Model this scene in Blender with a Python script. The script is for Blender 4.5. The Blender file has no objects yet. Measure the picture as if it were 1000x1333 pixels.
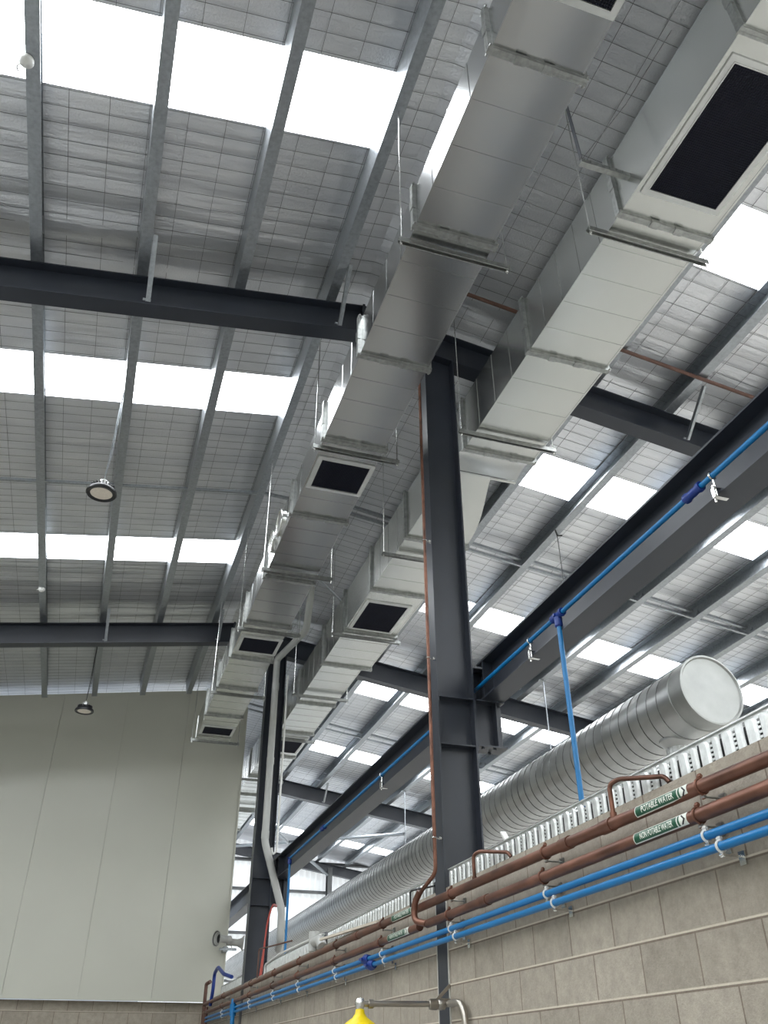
import bpy, bmesh, math, random
from mathutils import Vector, Matrix, noise
random.seed(7)
H = 1.734                      # eye height: all z values below are measured from the eye, the floor is at world z = 0
C = bpy.context.scene.collection
PI = math.pi

# ------------------------------------------------------------------ materials
def new_mat(name):
    m = bpy.data.materials.new(name); m.use_nodes = True
    nt = m.node_tree; b = nt.nodes['Principled BSDF']
    return m, nt, b
def setp(b, **k):
    for n, v in k.items():
        n = {'color': 'Base Color', 'metal': 'Metallic', 'rough': 'Roughness', 'spec': 'Specular IOR Level'}.get(n, n)
        b.inputs[n].default_value = (*v, 1) if isinstance(v, tuple) and len(v) == 3 else v
def ramp(nt, src, stops):
    r = nt.nodes.new('ShaderNodeValToRGB'); cr = r.color_ramp
    cr.elements[0].position, cr.elements[0].color = stops[0][0], (*stops[0][1], 1)
    cr.elements[1].position, cr.elements[1].color = stops[-1][0], (*stops[-1][1], 1)
    for p, c in stops[1:-1]:
        e = cr.elements.new(p); e.color = (*c, 1)
    nt.links.new(src, r.inputs[0]); return r.outputs[0]
def noise_tex(nt, scale, detail=4, stretch=(1, 1, 1), rough=.5):
    g = nt.nodes.new('ShaderNodeNewGeometry'); mp = nt.nodes.new('ShaderNodeMapping')
    mp.inputs['Scale'].default_value = stretch
    n = nt.nodes.new('ShaderNodeTexNoise'); n.inputs['Scale'].default_value = scale
    n.inputs['Detail'].default_value = detail; n.inputs['Roughness'].default_value = rough
    nt.links.new(g.outputs['Position'], mp.inputs[0]); nt.links.new(mp.outputs[0], n.inputs['Vector'])
    return n.outputs[0]
def bump(nt, b, src, strength, dist=.01):
    bp = nt.nodes.new('ShaderNodeBump'); bp.inputs['Strength'].default_value = strength
    bp.inputs['Distance'].default_value = dist
    nt.links.new(src, bp.inputs['Height']); nt.links.new(bp.outputs[0], b.inputs['Normal']); return bp
def simple(name, color, metal=0., rough=.5, var=.12, scale=6, stretch=(1, 1, 1), bmp=0., bscale=60, rvar=0.):
    m, nt, b = new_mat(name); setp(b, metal=metal, rough=rough)
    lo = tuple(c * (1 - var) for c in color); hi = tuple(min(1, c * (1 + var)) for c in color)
    n = noise_tex(nt, scale, 5, stretch)
    nt.links.new(ramp(nt, n, [(.3, lo), (.7, hi)]), b.inputs['Base Color'])
    if rvar:
        nt.links.new(ramp(nt, n, [(.3, (rough - rvar,) * 3), (.7, (rough + rvar,) * 3)]), b.inputs['Roughness'])
    if bmp: bump(nt, b, noise_tex(nt, bscale, 3), bmp, .004)
    return m

M = {}
M['steel'] = simple('charcoal_steel_paint', (.026, .031, .043), 0, .36, .08, 3)
M['galv'] = simple('galvanised_steel', (.38, .405, .43), .85, .38, .16, 30, bmp=.1, bscale=80, rvar=.08)
M['sheet'] = simple('duct_sheet_metal', (.47, .48, .48), 1, .22, .015, 2)
M['sheet_dull'] = simple('dull_duct_sheet', (.60, .61, .59), 1, .26, .015, 2)
M['flange'] = simple('duct_flange_steel', (.36, .37, .36), .9, .36, .2, 30)
M['spiral'] = simple('spiral_duct_steel', (.50, .51, .51), .95, .34, .12, 7, (1, .6, 1), rvar=.06)
M['cap'] = simple('spiral_cap_steel', (.42, .43, .42), .9, .5, .12, 5, rvar=.05)
M['girt'] = simple('painted_girt', (.12, .125, .13), .2, .5)
M['seam'] = simple('spiral_seam_steel', (.17, .17, .17), .8, .4, .1, 9)
M['wire'] = simple('mesh_wire', (.16, .16, .17), .6, .5)
M['copper'] = simple('weathered_copper', (.17, .078, .053), .55, .38, .55, 9, (1, .4, 1), rvar=.1)
M['blue'] = simple('blue_pipe_plastic', (.002, .155, .40), 0, .34, .06, 9)
M['blue_dark'] = simple('dark_blue_fitting', (.008, .035, .22), 0, .4, .06, 9)
M['pvc'] = simple('pale_grey_pvc', (.44, .445, .43), 0, .4, .07, 5)
M['white'] = simple('white_plastic', (.72, .72, .70), 0, .45, .04, 5)
M['zinc'] = simple('bright_zinc', (.75, .75, .73), 1, .25, .1, 20)
M['tray'] = simple('tray_zinc', (.68, .70, .70), .7, .4, .14, 25, rvar=.06)
M['black'] = simple('black_plastic', (.012, .012, .014), 0, .4, .1, 8)
M['grille'] = simple('dark_grille_blades', (.010, .012, .028), 0, .5, .1, 8)
M['alu'] = simple('pale_aluminium_frame', (.62, .63, .62), .6, .42, .06, 8)
M['stainless'] = simple('stainless_pipe', (.45, .42, .38), 1, .32, .1, 10)
M['yellow'] = simple('yellow_plastic', (.88, .66, .0), 0, .35, .03, 5)
M['green'] = simple('green_label', (.008, .085, .042), 0, .35, .05, 9)
M['label'] = simple('label_white', (.75, .78, .72), 0, .4, .03, 9)
M['red'] = simple('red_cable', (.35, .05, .035), 0, .5, .1, 9)
M['brown'] = simple('brown_primer_pipe', (.12, .06, .045), .2, .5, .2, 9)
M['sealant'] = simple('grey_sealant', (.55, .54, .50), 0, .7, .05, 9)
M['horn'] = simple('grey_horn_plastic', (.34, .34, .32), 0, .45, .08, 9)
M['lens'] = simple('lamp_lens', (.80, .72, .62), 0, .3, .08, 60)
M['concrete'] = simple('floor_concrete', (.34, .34, .33), 0, .5, .12, 1.3, bmp=.05)
M['panel'] = simple('cool_room_panel', (.53, .53, .465), 0, .33, .02, 1)
M['slab'] = simple('unseen_bounce_slab', (.40, .385, .355), 0, .7, .05, 2)
M['beige'] = simple('cream_slat', (.62, .56, .47), 0, .5, .05, 4)

# foil insulation
m, nt, b = new_mat('foil_insulation'); M['foil'] = m
setp(b, metal=.85, rough=.36)
n = noise_tex(nt, 55, 3); n2 = noise_tex(nt, 1.5, 3, (1, 3, 1))
nt.links.new(ramp(nt, n2, [(.3, (.70, .715, .75)), (.7, (.84, .85, .875))]), b.inputs['Base Color'])
mx = nt.nodes.new('ShaderNodeMath'); mx.operation = 'ADD'
w = noise_tex(nt, 1.0, 4, (1.1, 13, 1)); sc = nt.nodes.new('ShaderNodeMath'); sc.operation = 'MULTIPLY'; sc.inputs[1].default_value = 3.0
nt.links.new(w, sc.inputs[0]); nt.links.new(sc.outputs[0], mx.inputs[0]); nt.links.new(n, mx.inputs[1])
bump(nt, b, mx.outputs[0], .7, .006)

# concrete blocks 390 x 190
m, nt, b = new_mat('concrete_blocks'); M['block'] = m; setp(b, rough=.85)
g = nt.nodes.new('ShaderNodeNewGeometry'); sp = nt.nodes.new('ShaderNodeSeparateXYZ'); nt.links.new(g.outputs['Position'], sp.inputs[0])
ad = nt.nodes.new('ShaderNodeMath'); ad.operation = 'ADD'; nt.links.new(sp.outputs[0], ad.inputs[0]); nt.links.new(sp.outputs[1], ad.inputs[1])
sb = nt.nodes.new('ShaderNodeMath'); sb.operation = 'SUBTRACT'; sb.inputs[1].default_value = .18 + 2.34; nt.links.new(ad.outputs[0], sb.inputs[0])
cb = nt.nodes.new('ShaderNodeCombineXYZ'); nt.links.new(sb.outputs[0], cb.inputs[0]); nt.links.new(sp.outputs[2], cb.inputs[1])
br = nt.nodes.new('ShaderNodeTexBrick'); nt.links.new(cb.outputs[0], br.inputs['Vector'])
br.inputs['Scale'].default_value = 1; br.inputs['Brick Width'].default_value = .4; br.inputs['Row Height'].default_value = .2
br.inputs['Mortar Size'].default_value = .0045; br.inputs['Mortar Smooth'].default_value = .1
br.inputs['Color1'].default_value = (.42, .38, .32, 1); br.inputs['Color2'].default_value = (.34, .305, .255, 1)
br.inputs['Mortar'].default_value = (.22, .18, .145, 1); br.inputs['Bias'].default_value = 0
nn = noise_tex(nt, 13, 9, rough=.8); mix = nt.nodes.new('ShaderNodeMixRGB'); mix.blend_type = 'MULTIPLY'; mix.inputs[0].default_value = 1
nt.links.new(br.outputs['Color'], mix.inputs[1]); nt.links.new(ramp(nt, nn, [(.25, (.66, .65, .64)), (.75, (1.15, 1.14, 1.13))]), mix.inputs[2])
dv = nt.nodes.new('ShaderNodeMath'); dv.operation = 'MULTIPLY'; dv.inputs[1].default_value = 5; nt.links.new(sp.outputs[2], dv.inputs[0])
fr = nt.nodes.new('ShaderNodeMath'); fr.operation = 'FRACT'; nt.links.new(dv.outputs[0], fr.inputs[0])
bed = ramp(nt, fr.outputs[0], [(.0, (.0, .0, .0)), (.018, (.0, .0, .0)), (.022, (.9, .9, .9)), (.055, (.9, .9, .9)), (.065, (.0, .0, .0))])
mixb = nt.nodes.new('ShaderNodeMixRGB'); mixb.inputs[2].default_value = (.60, .54, .45, 1); nt.links.new(bed, mixb.inputs[0]); nt.links.new(mix.outputs[0], mixb.inputs[1])
nt.links.new(mixb.outputs[0], b.inputs['Base Color'])
iv = nt.nodes.new('ShaderNodeMath'); iv.operation = 'MULTIPLY_ADD'; iv.inputs[1].default_value = -1.6
nt.links.new(br.outputs['Fac'], iv.inputs[0]); nt.links.new(noise_tex(nt, 90, 3), iv.inputs[2]); bump(nt, b, iv.outputs[0], .55, .006)

def emit(name, col, s):
    m, nt, b = new_mat(name); setp(b, color=tuple(c * .8 for c in col), rough=.5)
    b.inputs['Emission Color'].default_value = (*col, 1); b.inputs['Emission Strength'].default_value = s; return m
M['sky'] = emit('daylit_fibreglass', (.95, .98, 1.0), 12.0)
M['clad'] = emit('translucent_cladding', (.93, .97, 1.0), .50)

# ------------------------------------------------------------------ mesh builder
class MB:
    def __init__(s): s.v = []; s.f = []; s.sm = []
    def add(s, vs, fs, smooth=False):
        o = len(s.v); s.v += [Vector(v) for v in vs]; s.f += [tuple(i + o for i in f) for f in fs]; s.sm += [smooth] * len(fs); return s
    def box(s, x0, x1, y0, y1, z0, z1):
        return s.add([(x, y, z) for x in (x0, x1) for y in (y0, y1) for z in (z0, z1)],
            [(0, 1, 3, 2), (4, 6, 7, 5), (0, 4, 5, 1), (2, 3, 7, 6), (0, 2, 6, 4), (1, 5, 7, 3)])
    def obox(s, c, ax, ay, az):   # centre and three half-axis vectors
        c, ax, ay, az = map(Vector, (c, ax, ay, az))
        return s.add([c + i * ax + j * ay + k * az for i in (-1, 1) for j in (-1, 1) for k in (-1, 1)],
            [(0, 1, 3, 2), (4, 6, 7, 5), (0, 4, 5, 1), (2, 3, 7, 6), (0, 2, 6, 4), (1, 5, 7, 3)])
    def bar(s, a, b, w, h, up=(0, 0, 1)):
        a, b = Vector(a), Vector(b); d = (b - a).normalized(); u = Vector(up)
        side = d.cross(u)
        if side.length < 1e-4: side = d.cross(Vector((1, 0, 0)))
        side.normalize(); u = side.cross(d).normalized()
        return s.obox((a + b) / 2, (b - a) / 2, side * w / 2, u * h / 2)
    def prism(s, prof, a, b, ex, ez):  # 2-D profile swept from a to b; ex, ez the profile's axes
        a, b, ex, ez = map(Vector, (a, b, ex, ez)); n = len(prof)
        vs = [a + ex * p + ez * q for p, q in prof] + [b + ex * p + ez * q for p, q in prof]
        fs = [(i, (i + 1) % n, (i + 1) % n + n, i + n) for i in range(n)] + [tuple(range(n))[::-1], tuple(range(n, 2 * n))]
        return s.add(vs, fs)
    def tube(s, pts, r, n=12, caps=True, closed=False, rad=None):
        P = [Vector(p) for p in pts]; L = len(P); rings = []; prev = None
        for i in range(L):
            if closed: d = (P[(i + 1) % L] - P[i - 1])
            else: d = P[min(i + 1, L - 1)] - P[max(i - 1, 0)]
            d.normalize()
            if prev is None:
                u = d.cross(Vector((0, 0, 1)))
                if u.length < 1e-3: u = d.cross(Vector((1, 0, 0)))
                u.normalize()
            else:
                u = prev - d * prev.dot(d)
                u.normalize()
            prev = u; w = d.cross(u); rr = rad[i] if rad else r
            rings.append([P[i] + rr * (math.cos(2 * PI * k / n) * u + math.sin(2 * PI * k / n) * w) for k in range(n)])
        vs = [v for R in rings for v in R]; fs = []
        for i in range(L if closed else L - 1):
            j = (i + 1) % L
            fs += [(i * n + k, i * n + (k + 1) % n, j * n + (k + 1) % n, j * n + k) for k in range(n)]
        s.add(vs, fs, True)
        if caps and not closed:
            s.add(rings[0], [tuple(range(n))[::-1]]); s.add(rings[-1], [tuple(range(n))])
        return s
    def cyl(s, a, b, r, n=16, r2=None): return s.tube([a, b], r, n, rad=[r, r if r2 is None else r2])
    def lathe(s, prof, c, axis, n=32):  # profile (radius, distance along the axis)
        c, ax = Vector(c), Vector(axis).normalized()
        u = ax.cross(Vector((0, 0, 1)));
        if u.length < 1e-3: u = Vector((1, 0, 0))
        u.normalize(); w = ax.cross(u); vs = []
        for r, t in prof: vs += [c + ax * t + max(r, 1e-5) * (math.cos(2 * PI * k / n) * u + math.sin(2 * PI * k / n) * w) for k in range(n)]
        fs = [(i * n + k, i * n + (k + 1) % n, (i + 1) * n + (k + 1) % n, (i + 1) * n + k) for i in range(len(prof) - 1) for k in range(n)]
        return s.add(vs, fs, True)
    def build(s, name, mat, parent=None, label=None, cat=None, group=None, kind=None):
        me = bpy.data.meshes.new(name)
        if parent is None:
            lo = [min(v[i] for v in s.v) for i in range(3)]; hi = [max(v[i] for v in s.v) for i in range(3)]
            org = Vector([(lo[i] + hi[i]) / 2 for i in range(3)])
        else: org = parent['_o']; org = Vector((org[0], org[1], org[2]))
        me.from_pydata([v - org for v in s.v], [], s.f)
        me.polygons.foreach_set('use_smooth', s.sm)
        bm = bmesh.new(); bm.from_mesh(me); bmesh.ops.recalc_face_normals(bm, faces=bm.faces); bm.to_mesh(me); bm.free()
        if any(s.sm): me.set_sharp_from_angle(angle=math.radians(38))
        me.materials.append(mat); o = bpy.data.objects.new(name, me); C.objects.link(o)
        o['_o'] = list(org)
        if parent is not None: o.parent = parent
        else: o.location = org + Vector((0, 0, H))
        tag(o, label, cat, group, kind); return o
def tag(o, label=None, cat=None, group=None, kind=None):
    for k, v in (('label', label), ('category', cat), ('group', group), ('kind', kind)):
        if v: o[k] = v
def thing(name, loc, label, cat, group=None):
    o = bpy.data.objects.new(name, None); C.objects.link(o); o.location = Vector(loc) + Vector((0, 0, H)); o['_o'] = list(loc)
    o.empty_display_size = .05; tag(o, label, cat, group); return o
def bend(pts, r=.08, n=6):   # round the corners of a path
    P = [Vector(p) for p in pts]; out = [P[0]]
    for i in range(1, len(P) - 1):
        a, b, c = P[i - 1], P[i], P[i + 1]
        rr = min(r, (a - b).length * .45, (c - b).length * .45)
        p, q = b + (a - b).normalized() * rr, b + (c - b).normalized() * rr
        for k in range(n + 1):
            t = k / n; out.append(p * (1 - t) ** 2 + b * 2 * t * (1 - t) + q * t * t)
    return out + [P[-1]]

# ------------------------------------------------------------------ roof geometry
XR, ZR, S = 1.70, 6.50, .147
def zp(x): return ZR - S * abs(x - XR)           # underside of the purlins
def zc(x): return zp(x) + .25                    # insulation
XL, XRR, Y0, Y1 = -9.0, 15.5, -9.25, 28.9
ROWS = [3.53 + 3.77 * k for k in range(-3, 7)]
SKW = .70
def struct(o): o['kind'] = 'structure'; return o

# insulation, one sheet per slope, open at the skylights
for side in (0, 1):
    xs = [XL + i * (XR - XL) / 36 for i in range(37)] if side == 0 else [XR + i * (XRR - XR) / 46 for i in range(47)]
    rows = [r for i, r in enumerate(ROWS)]
    ys = []; y = Y0
    while y < Y1: ys.append(y); y += .05
    skx = (XL, 1.33) if side == 0 else (4.27, XRR)
    mb = MB(); segs = []; last = Y0
    lab_rows = [r for r in rows if not (side == 0 and 14 < r < 15)]
    def patch(xa, xb, ya, yb):
        X_ = [xa] + [x for x in xs if xa + .02 < x < xb - .02] + [xb]; n = max(1, round((yb - ya) / .05))
        Y_ = [ya + (yb - ya) * j / n for j in range(n + 1)]; vs = []; fs = []
        for x in X_:
            for y in Y_:
                dr = min(abs(y - q) for q in (5.9, 13.55, 21.2)); am = .006 + .034 * math.exp(-(dr / 1.1) ** 2)
                d = am * noise.noise(Vector((x * .5, y * 4.3, side * 9))) + .010 * noise.noise(Vector((x * 1.2, y * 1.1, 5)))
                ph = (y - Y0) / .15; d -= .0045 * abs(math.sin(PI * ph))
                if y in (ya, yb) or x in (xa, xb): d = 0
                vs.append((x, y, zc(x) + .012 + d))
        m_ = len(Y_)
        for i in range(len(X_) - 1):
            for j in range(m_ - 1): fs.append((i * m_ + j, (i + 1) * m_ + j, (i + 1) * m_ + j + 1, i * m_ + j + 1))
        mb.add(vs, fs, True)
    yy = Y0
    for r in lab_rows:
        if r > yy: patch(xs[0], xs[-1], yy, r)
        if side == 0: patch(1.33, xs[-1], r, r + SKW)
        else: patch(xs[0], 4.27, r, r + SKW)
        # turned-up blanket edges round the opening
        for yb in (r, r + SKW):
            a, b_ = skx; mb.add([(a, yb, zc(a)), (b_, yb, zc(b_)), (b_, yb, zc(b_) + .07), (a, yb, zc(a) + .07)], [(0, 1, 2, 3)])
        e = 1.33 if side == 0 else 4.27
        mb.add([(e, r, zc(e)), (e, r + SKW, zc(e)), (e, r + SKW, zc(e) + .07), (e, r, zc(e) + .07)], [(0, 1, 2, 3)])
        yy = r + SKW
    patch(xs[0], xs[-1], yy, Y1)
    struct(mb.build('ceiling', M['foil']))
    # skylight sheets with trapezoid ribs
    for i, r in enumerate(lab_rows):
        mb = MB(); a, b_ = skx; prof = []
        y = r - .03
        while y < r + SKW + .02:
            prof += [(y, 0), (y + .12, 0), (y + .145, .03), (y + .165, .03)]; y += .19
        vs = [(a, p, zc(a) + .06 + q) for p, q in prof] + [(b_, p, zc(b_) + .06 + q) for p, q in prof]; n = len(prof)
        mb.add(vs, [(k, k + 1, k + 1 + n, k + n) for k in range(n - 1)])
        struct(mb.build('window_%d' % (i + 1 + side * 12), M['sky']))
    # roof sheet above
    a, b_ = xs[0], xs[-1]
# safety mesh wires under the insulation, one net per slope
for side in (0, 1):
    mb = MB(); a, b_ = (XL, XR) if side == 0 else (XR, XRR); sx = (XL, 1.33) if side == 0 else (4.27, XRR)
    act = [r for r in ROWS if not (side == 0 and 14 < r < 15)]
    y = Y0 + .075 - .075
    while y < 26:
        if y > -1.5:
            insky = any(r < y < r + SKW for r in act)
            p, q = (a, b_) if not insky else ((1.33, b_) if side == 0 else (a, 4.27))
            mb.bar((p, y, zc(p) - .002), (q, y, zc(q) - .002), .003, .003)
        y += .15
    x = (XR - .15) if side == 0 else XR + .15
    while XL < x < 12:
        yy = -1.5
        for r in act:
            if r + SKW < -1.5: continue
            if sx[0] < x < sx[1]:
                if r > yy: mb.bar((x, yy, zc(x) - .004), (x, r, zc(x) - .004), .003, .003)
                yy = r + SKW
        mb.bar((x, yy, zc(x) - .004), (x, 26, zc(x) - .004), .003, .003); x += -.3 if side == 0 else .3
    mb.build('safety_mesh', M['wire'], None, 'fine wire safety mesh stretched under the silver insulation, ' + ('left slope' if side == 0 else 'right slope'), 'wire mesh', kind='stuff')

# ------------------------------------------------------------------ purlins
PURL = [-2.25, -1.35, -.45, .45, 1.35, 2.45, 3.35, 4.25, 5.17, 6.08, 7.0, 7.92, 8.84, 9.76, 10.7]
pn = {-1.35: 'galvanised purlin at the far left carrying the small white domes',
      -.45: 'galvanised purlin with a high bay lamp cord hanging from it, over the white wall',
      .45: 'galvanised purlin between the lamp purlin and the one next to the ducts',
      1.35: 'galvanised purlin alongside the narrower duct with four grilles',
      4.25: 'galvanised purlin running along the outer edge of the duct nearest the big grille',
      5.17: 'galvanised purlin between the wide duct and charcoal beam, black cable tied to it',
      6.08: 'galvanised purlin directly above the charcoal beam, mostly hidden by it',
      7.0: 'galvanised purlin emerging just beyond the charcoal beam',
      7.92: 'second galvanised purlin out beyond the charcoal beam',
      8.84: 'third galvanised purlin out beyond the charcoal beam',
      9.76: 'fourth galvanised purlin out beyond the charcoal beam',
      10.7: 'fifth galvanised purlin out beyond the charcoal beam',
      2.45: 'galvanised purlin hidden above the left duct near the ridge',
      3.35: 'galvanised purlin hidden above the right duct'}
for x in PURL:
    # C section, lips turned in
    s_ = S if x < XR else -S
    w_, h_, t = .10, .248, .003
    ex = Vector((1, 0, s_)).normalized(); ez = Vector((-s_, 0, 1)).normalized()
    L = -w_ / 2
    prof = [(L, .0), (-L, 0), (-L, h_), (L, h_), (L, h_ - .018), (L + t, h_ - .018), (L + t, h_ - t), (-L - t, h_ - t), (-L - t, t), (L + t, t), (L + t, .018), (L, .018)]
    if x < XR: prof = [(-p_, q_) for p_, q_ in prof]  # the open side faces the ridge on both slopes
    if abs(x) > 4.3 and x < 0: continue
    ya, yb = -1.2, 28.6
    if x < 2: yb = 16.9
    c = (x, 0, zp(x))
    if x in (-4.05, -3.15, -2.25, 11.6, 12.5) : lb = 'galvanised purlin next to the one with the white domes, on its outer side'
    else: lb = pn[x]
    root = thing('roof_purlin', (x, 5.9, zp(x)), lb, 'purlin', 'galvanised purlins under the roof')
    mb = MB(); mb.prism(prof, (x, ya, zp(x)), (x, yb, zp(x)), ex, ez); mb.build('channel', M['galv'], root)

# ------------------------------------------------------------------ rafters
def ibeam_prof(w, h, tf, tw):
    a, b = w / 2, tw / 2
    return [(-a, 0), (a, 0), (a, tf), (b, tf), (b, h - tf), (a, h - tf), (a, h), (-a, h), (-a, h - tf), (-b, h - tf), (-b, tf), (-a, tf)]
RN = {5.9: 'nearest charcoal steel roof rafter, crossing above the tall column with the red pipe',
      13.55: 'second charcoal steel roof rafter, crossing in front of the white wall top',
      21.2: 'third charcoal steel roof rafter, far off beyond the white downpipe'}
RH = .355
for yr, lb in RN.items():
    root = thing('roof_rafter', (XR, yr, ZR - RH), lb, 'rafter', 'charcoal steel roof rafters')
    a = (XL if yr < 20 else 2.7)
    prof = ibeam_prof(.178, RH, .013, .009)
    if yr < 20:
        mb = MB(); mb.prism(prof, (a, yr, zp(a) - RH), (XR, yr, ZR - RH), (0, 1, 0), (0, 0, 1)); mb.build('rafter_arm', M['steel'], root)
    sx_ = XR if yr < 20 else a
    mb = MB(); mb.prism(prof, (sx_, yr, zp(sx_) - RH), (XRR, yr, zp(XRR) - RH), (0, 1, 0), (0, 0, 1)); mb.build('rafter_arm', M['steel'], root)
    if yr < 20:
        mb = MB(); mb.box(XR - .012, XR + .012, yr - .089, yr + .089, ZR - RH - .04, ZR + .02); mb.build('apex_plate', M['steel'], root)
    for x in ((-.37, 1.43) if yr < 20 else ()) + (5.30, 8.98):
        mb = MB(); b_ = Vector((x, yr - .10, zp(x) - RH + .02)); t_ = Vector((x - .025, yr - .56, zp(x) + .03))
        mb.bar(t_, b_, .045, .004, (1, 0, 0)); mb.bar(t_ + Vector((.02, 0, 0)), b_ + Vector((.02, 0, 0)), .004, .04, (1, 0, 0))
        mb.cyl(b_ + Vector((-.03, 0, .02)), b_ + Vector((.04, 0, .02)), .012, 8)
        mb.build('fly_brace', M['galv'], root)

# bridging between purlins, mid-bay
for (yb, side) in ((9.38, 0), (9.38, 1), (17.2, 1)):
    lb = {(9.38, 0): 'thin galvanised bridging bars crossing the purlins behind the larger hanging lamp',
          (9.38, 1): 'galvanised bridging channels crossing the purlins above the charcoal beam, nearer run',
          (17.2, 1): 'galvanised bridging channels crossing the purlins far along, between second and third rafters'}[(yb, side)]
    root = thing('purlin_bridging', (XR, yb, ZR), lb, 'bridging', 'bridging rows between purlins')
    ps = [p for p in PURL if (p < XR) == (side == 0)]
    if side == 0: ps = ps + [2.45]
    for p, q in zip(ps[:-1], ps[1:]):
        mb = MB()
        mb.bar((p + .04, yb, zp(p + .04) + .004), (q - .03, yb, zp(q - .03) + .004), .04, .006)
        mb.bar((p + .04, yb - .018, zp(p + .04) + .018), (q - .03, yb - .018, zp(q - .03) + .018), .004, .03)
        if side: mb.bar((p + .04, yb, zp(p) + .13), (q - .03, yb, zp(q) + .13), .05, .04)
        mb.build('bar', M['galv'], root)

# brown conduit crossing under the purlins before the near rafter
mb = MB(); mb.tube([(x, 5.22, zp(x) - .03) for x in (1.75, 2.6, 3.6, 4.6, 5.6, 6.9)], .02, 10)
mb.build('conduit_pipe', M['brown'], None, 'brown steel conduit crossing the purlins just before the near rafter', 'pipe')

# ------------------------------------------------------------------ columns with corbels
def column(yc, label):
    root = thing('steel_column', (2.49, yc, -H), label, 'column', 'charcoal steel columns on the block wall line')
    x0, x1, hw = 2.335, 2.645, .09; zt = zp(2.49) - RH
    mb = MB(); mb.box(x0 + .012, x1 - .012, yc - .005, yc + .005, -H, zt); mb.build('web', M['steel'], root)
    for a, b_ in ((x0, x0 + .012), (x1 - .012, x1)):
        mb = MB(); mb.box(a, b_, yc - hw, yc + hw, -H, zt); mb.build('flange', M['steel'], root)
    for z in (2.44, 2.068):
        mb = MB(); mb.box(x0 + .012, x1 - .012, yc - hw + .005, yc - .005, z - .012, z); mb.box(x0 + .012, x1 - .012, yc + .005, yc + hw - .005, z - .012, z)
        mb.build('stiffener_plate', M['steel'], root)
    mb = MB(); c0, c1 = x1, 2.90
    mb.prism(ibeam_prof(.17, .372, .012, .009), (c0, yc, 2.068), (c1, yc, 2.068), (0, 1, 0), (0, 0, 1))
    mb.box(c0, c0 + .014, yc - .085, yc + .085, 2.03, 2.48); mb.box(c1 - .075, c1 - .063, yc - .08, yc + .08, 2.08, 2.43)
    for dx in (.06, .16):
        for dy in (-.055, .055): mb.cyl((c0 + dx, yc + dy, 2.054), (c0 + dx, yc + dy, 2.07), .012, 6)
    mb.build('corbel', M['steel'], root)
    mb = MB(); mb.box(x0 - .06, x1 + .06, yc - .16, yc + .16, -H, -H + .02); mb.build('base_plate', M['steel'], root)
column(5.9, 'charcoal steel column with red copper pipe beside it, nearest of the columns')
column(13.55, 'farther charcoal steel column with a pale grey downpipe running down it')

# longitudinal charcoal beams resting on the corbels
BL = {(-2.0, 5.88): 'heavy charcoal beam running out of the frame from the tall near column',
      (5.92, 13.53): 'charcoal beam spanning between the near column and the far column',
      (13.57, 21.2): 'charcoal beam beyond the far column, glimpsed beside the white wall edge'}
for (a, b_), lb in BL.items():
    root = thing('steel_beam', (2.805, (a + b_) / 2, 2.44), lb, 'beam', 'charcoal steel beams along the column line')
    w_, h_, tf = .19, .318, .014; xc = 2.805
    mb = MB(); mb.box(xc - .005, xc + .005, a, b_, 2.44 + tf, 2.44 + h_ - tf); mb.build('web', M['steel'], root)
    for z in (2.44, 2.44 + h_ - tf):
        mb = MB(); mb.box(xc - w_ / 2, xc + w_ / 2, a, b_, z, z + tf); mb.build('flange', M['steel'], root)
    mb = MB()
    for y in (a + .10, b_ - .10): 
        for s_ in (-1, 1): mb.box(min(xc + s_ * .005, xc + s_ * .09), max(xc + s_ * .005, xc + s_ * .09), y - .006, y + .006, 2.454, 2.744)
    mb.build('stiffener_plate', M['steel'], root)

# ------------------------------------------------------------------ rectangular ducts
def ring(mb, xa, xb, za, zb, ya, yb, o):
    """a band standing o proud of the duct all round"""
    mb.box(xa - o, xb + o, ya, yb, za - o, za); mb.box(xa - o, xb + o, ya, yb, zb, zb + o)
    mb.box(xa - o, xa, ya, yb, za, zb); mb.box(xb, xb + o, ya, yb, za, zb)
GR = []
def section(root, xa, xb, za, zb, ya, yb, mat, beads=True):
    mb = MB(); mb.box(xa, xb, ya, yb, za, zb)
    n = max(2, round((yb - ya) / .31))
    if beads:
        for k in range(1, n):
            y = ya + (yb - ya) * k / n
            if any(g0 - .07 < y < g1 + .07 and xa < gx < xb for gx, g0, g1 in GR): continue
            ring(mb, xa, xb, za, zb, y - .006, y + .006, .0035)
        # folded corner seams
        mb.box(xa - .003, xa + .012, ya, yb, za - .003, za); mb.box(xb - .012, xb + .003, ya, yb, za - .003, za)
    return mb.build('duct_section', mat, root)
def flange(root, xa, xb, za, zb, y):
    mb = MB(); ring(mb, xa, xb, za, zb, y - .022, y - .004, .032); ring(mb, xa, xb, za, zb, y + .004, y + .022, .032)
    ring(mb, xa, xb, za, zb, y - .004, y + .004, .030)
    for x in (xa - .022, xb + .022):
        for z in (za - .022, zb + .022): mb.cyl((x, y - .038, z), (x, y + .038, z), .008, 6)
    for k in range(1, 3):
        x = xa + (xb - xa) * k / 3 + random.uniform(-.04, .04); mb.box(x - .035, x + .035, y - .027, y + .027, za - .037, za - .012)
    z = (za + zb) / 2
    mb.box(xa - .037, xa - .012, y - .027, y + .027, z - .05, z + .05); mb.box(xb + .012, xb + .037, y - .027, y + .027, z - .05, z + .05)
    mb.build('flange', M['flange'], root)
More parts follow.
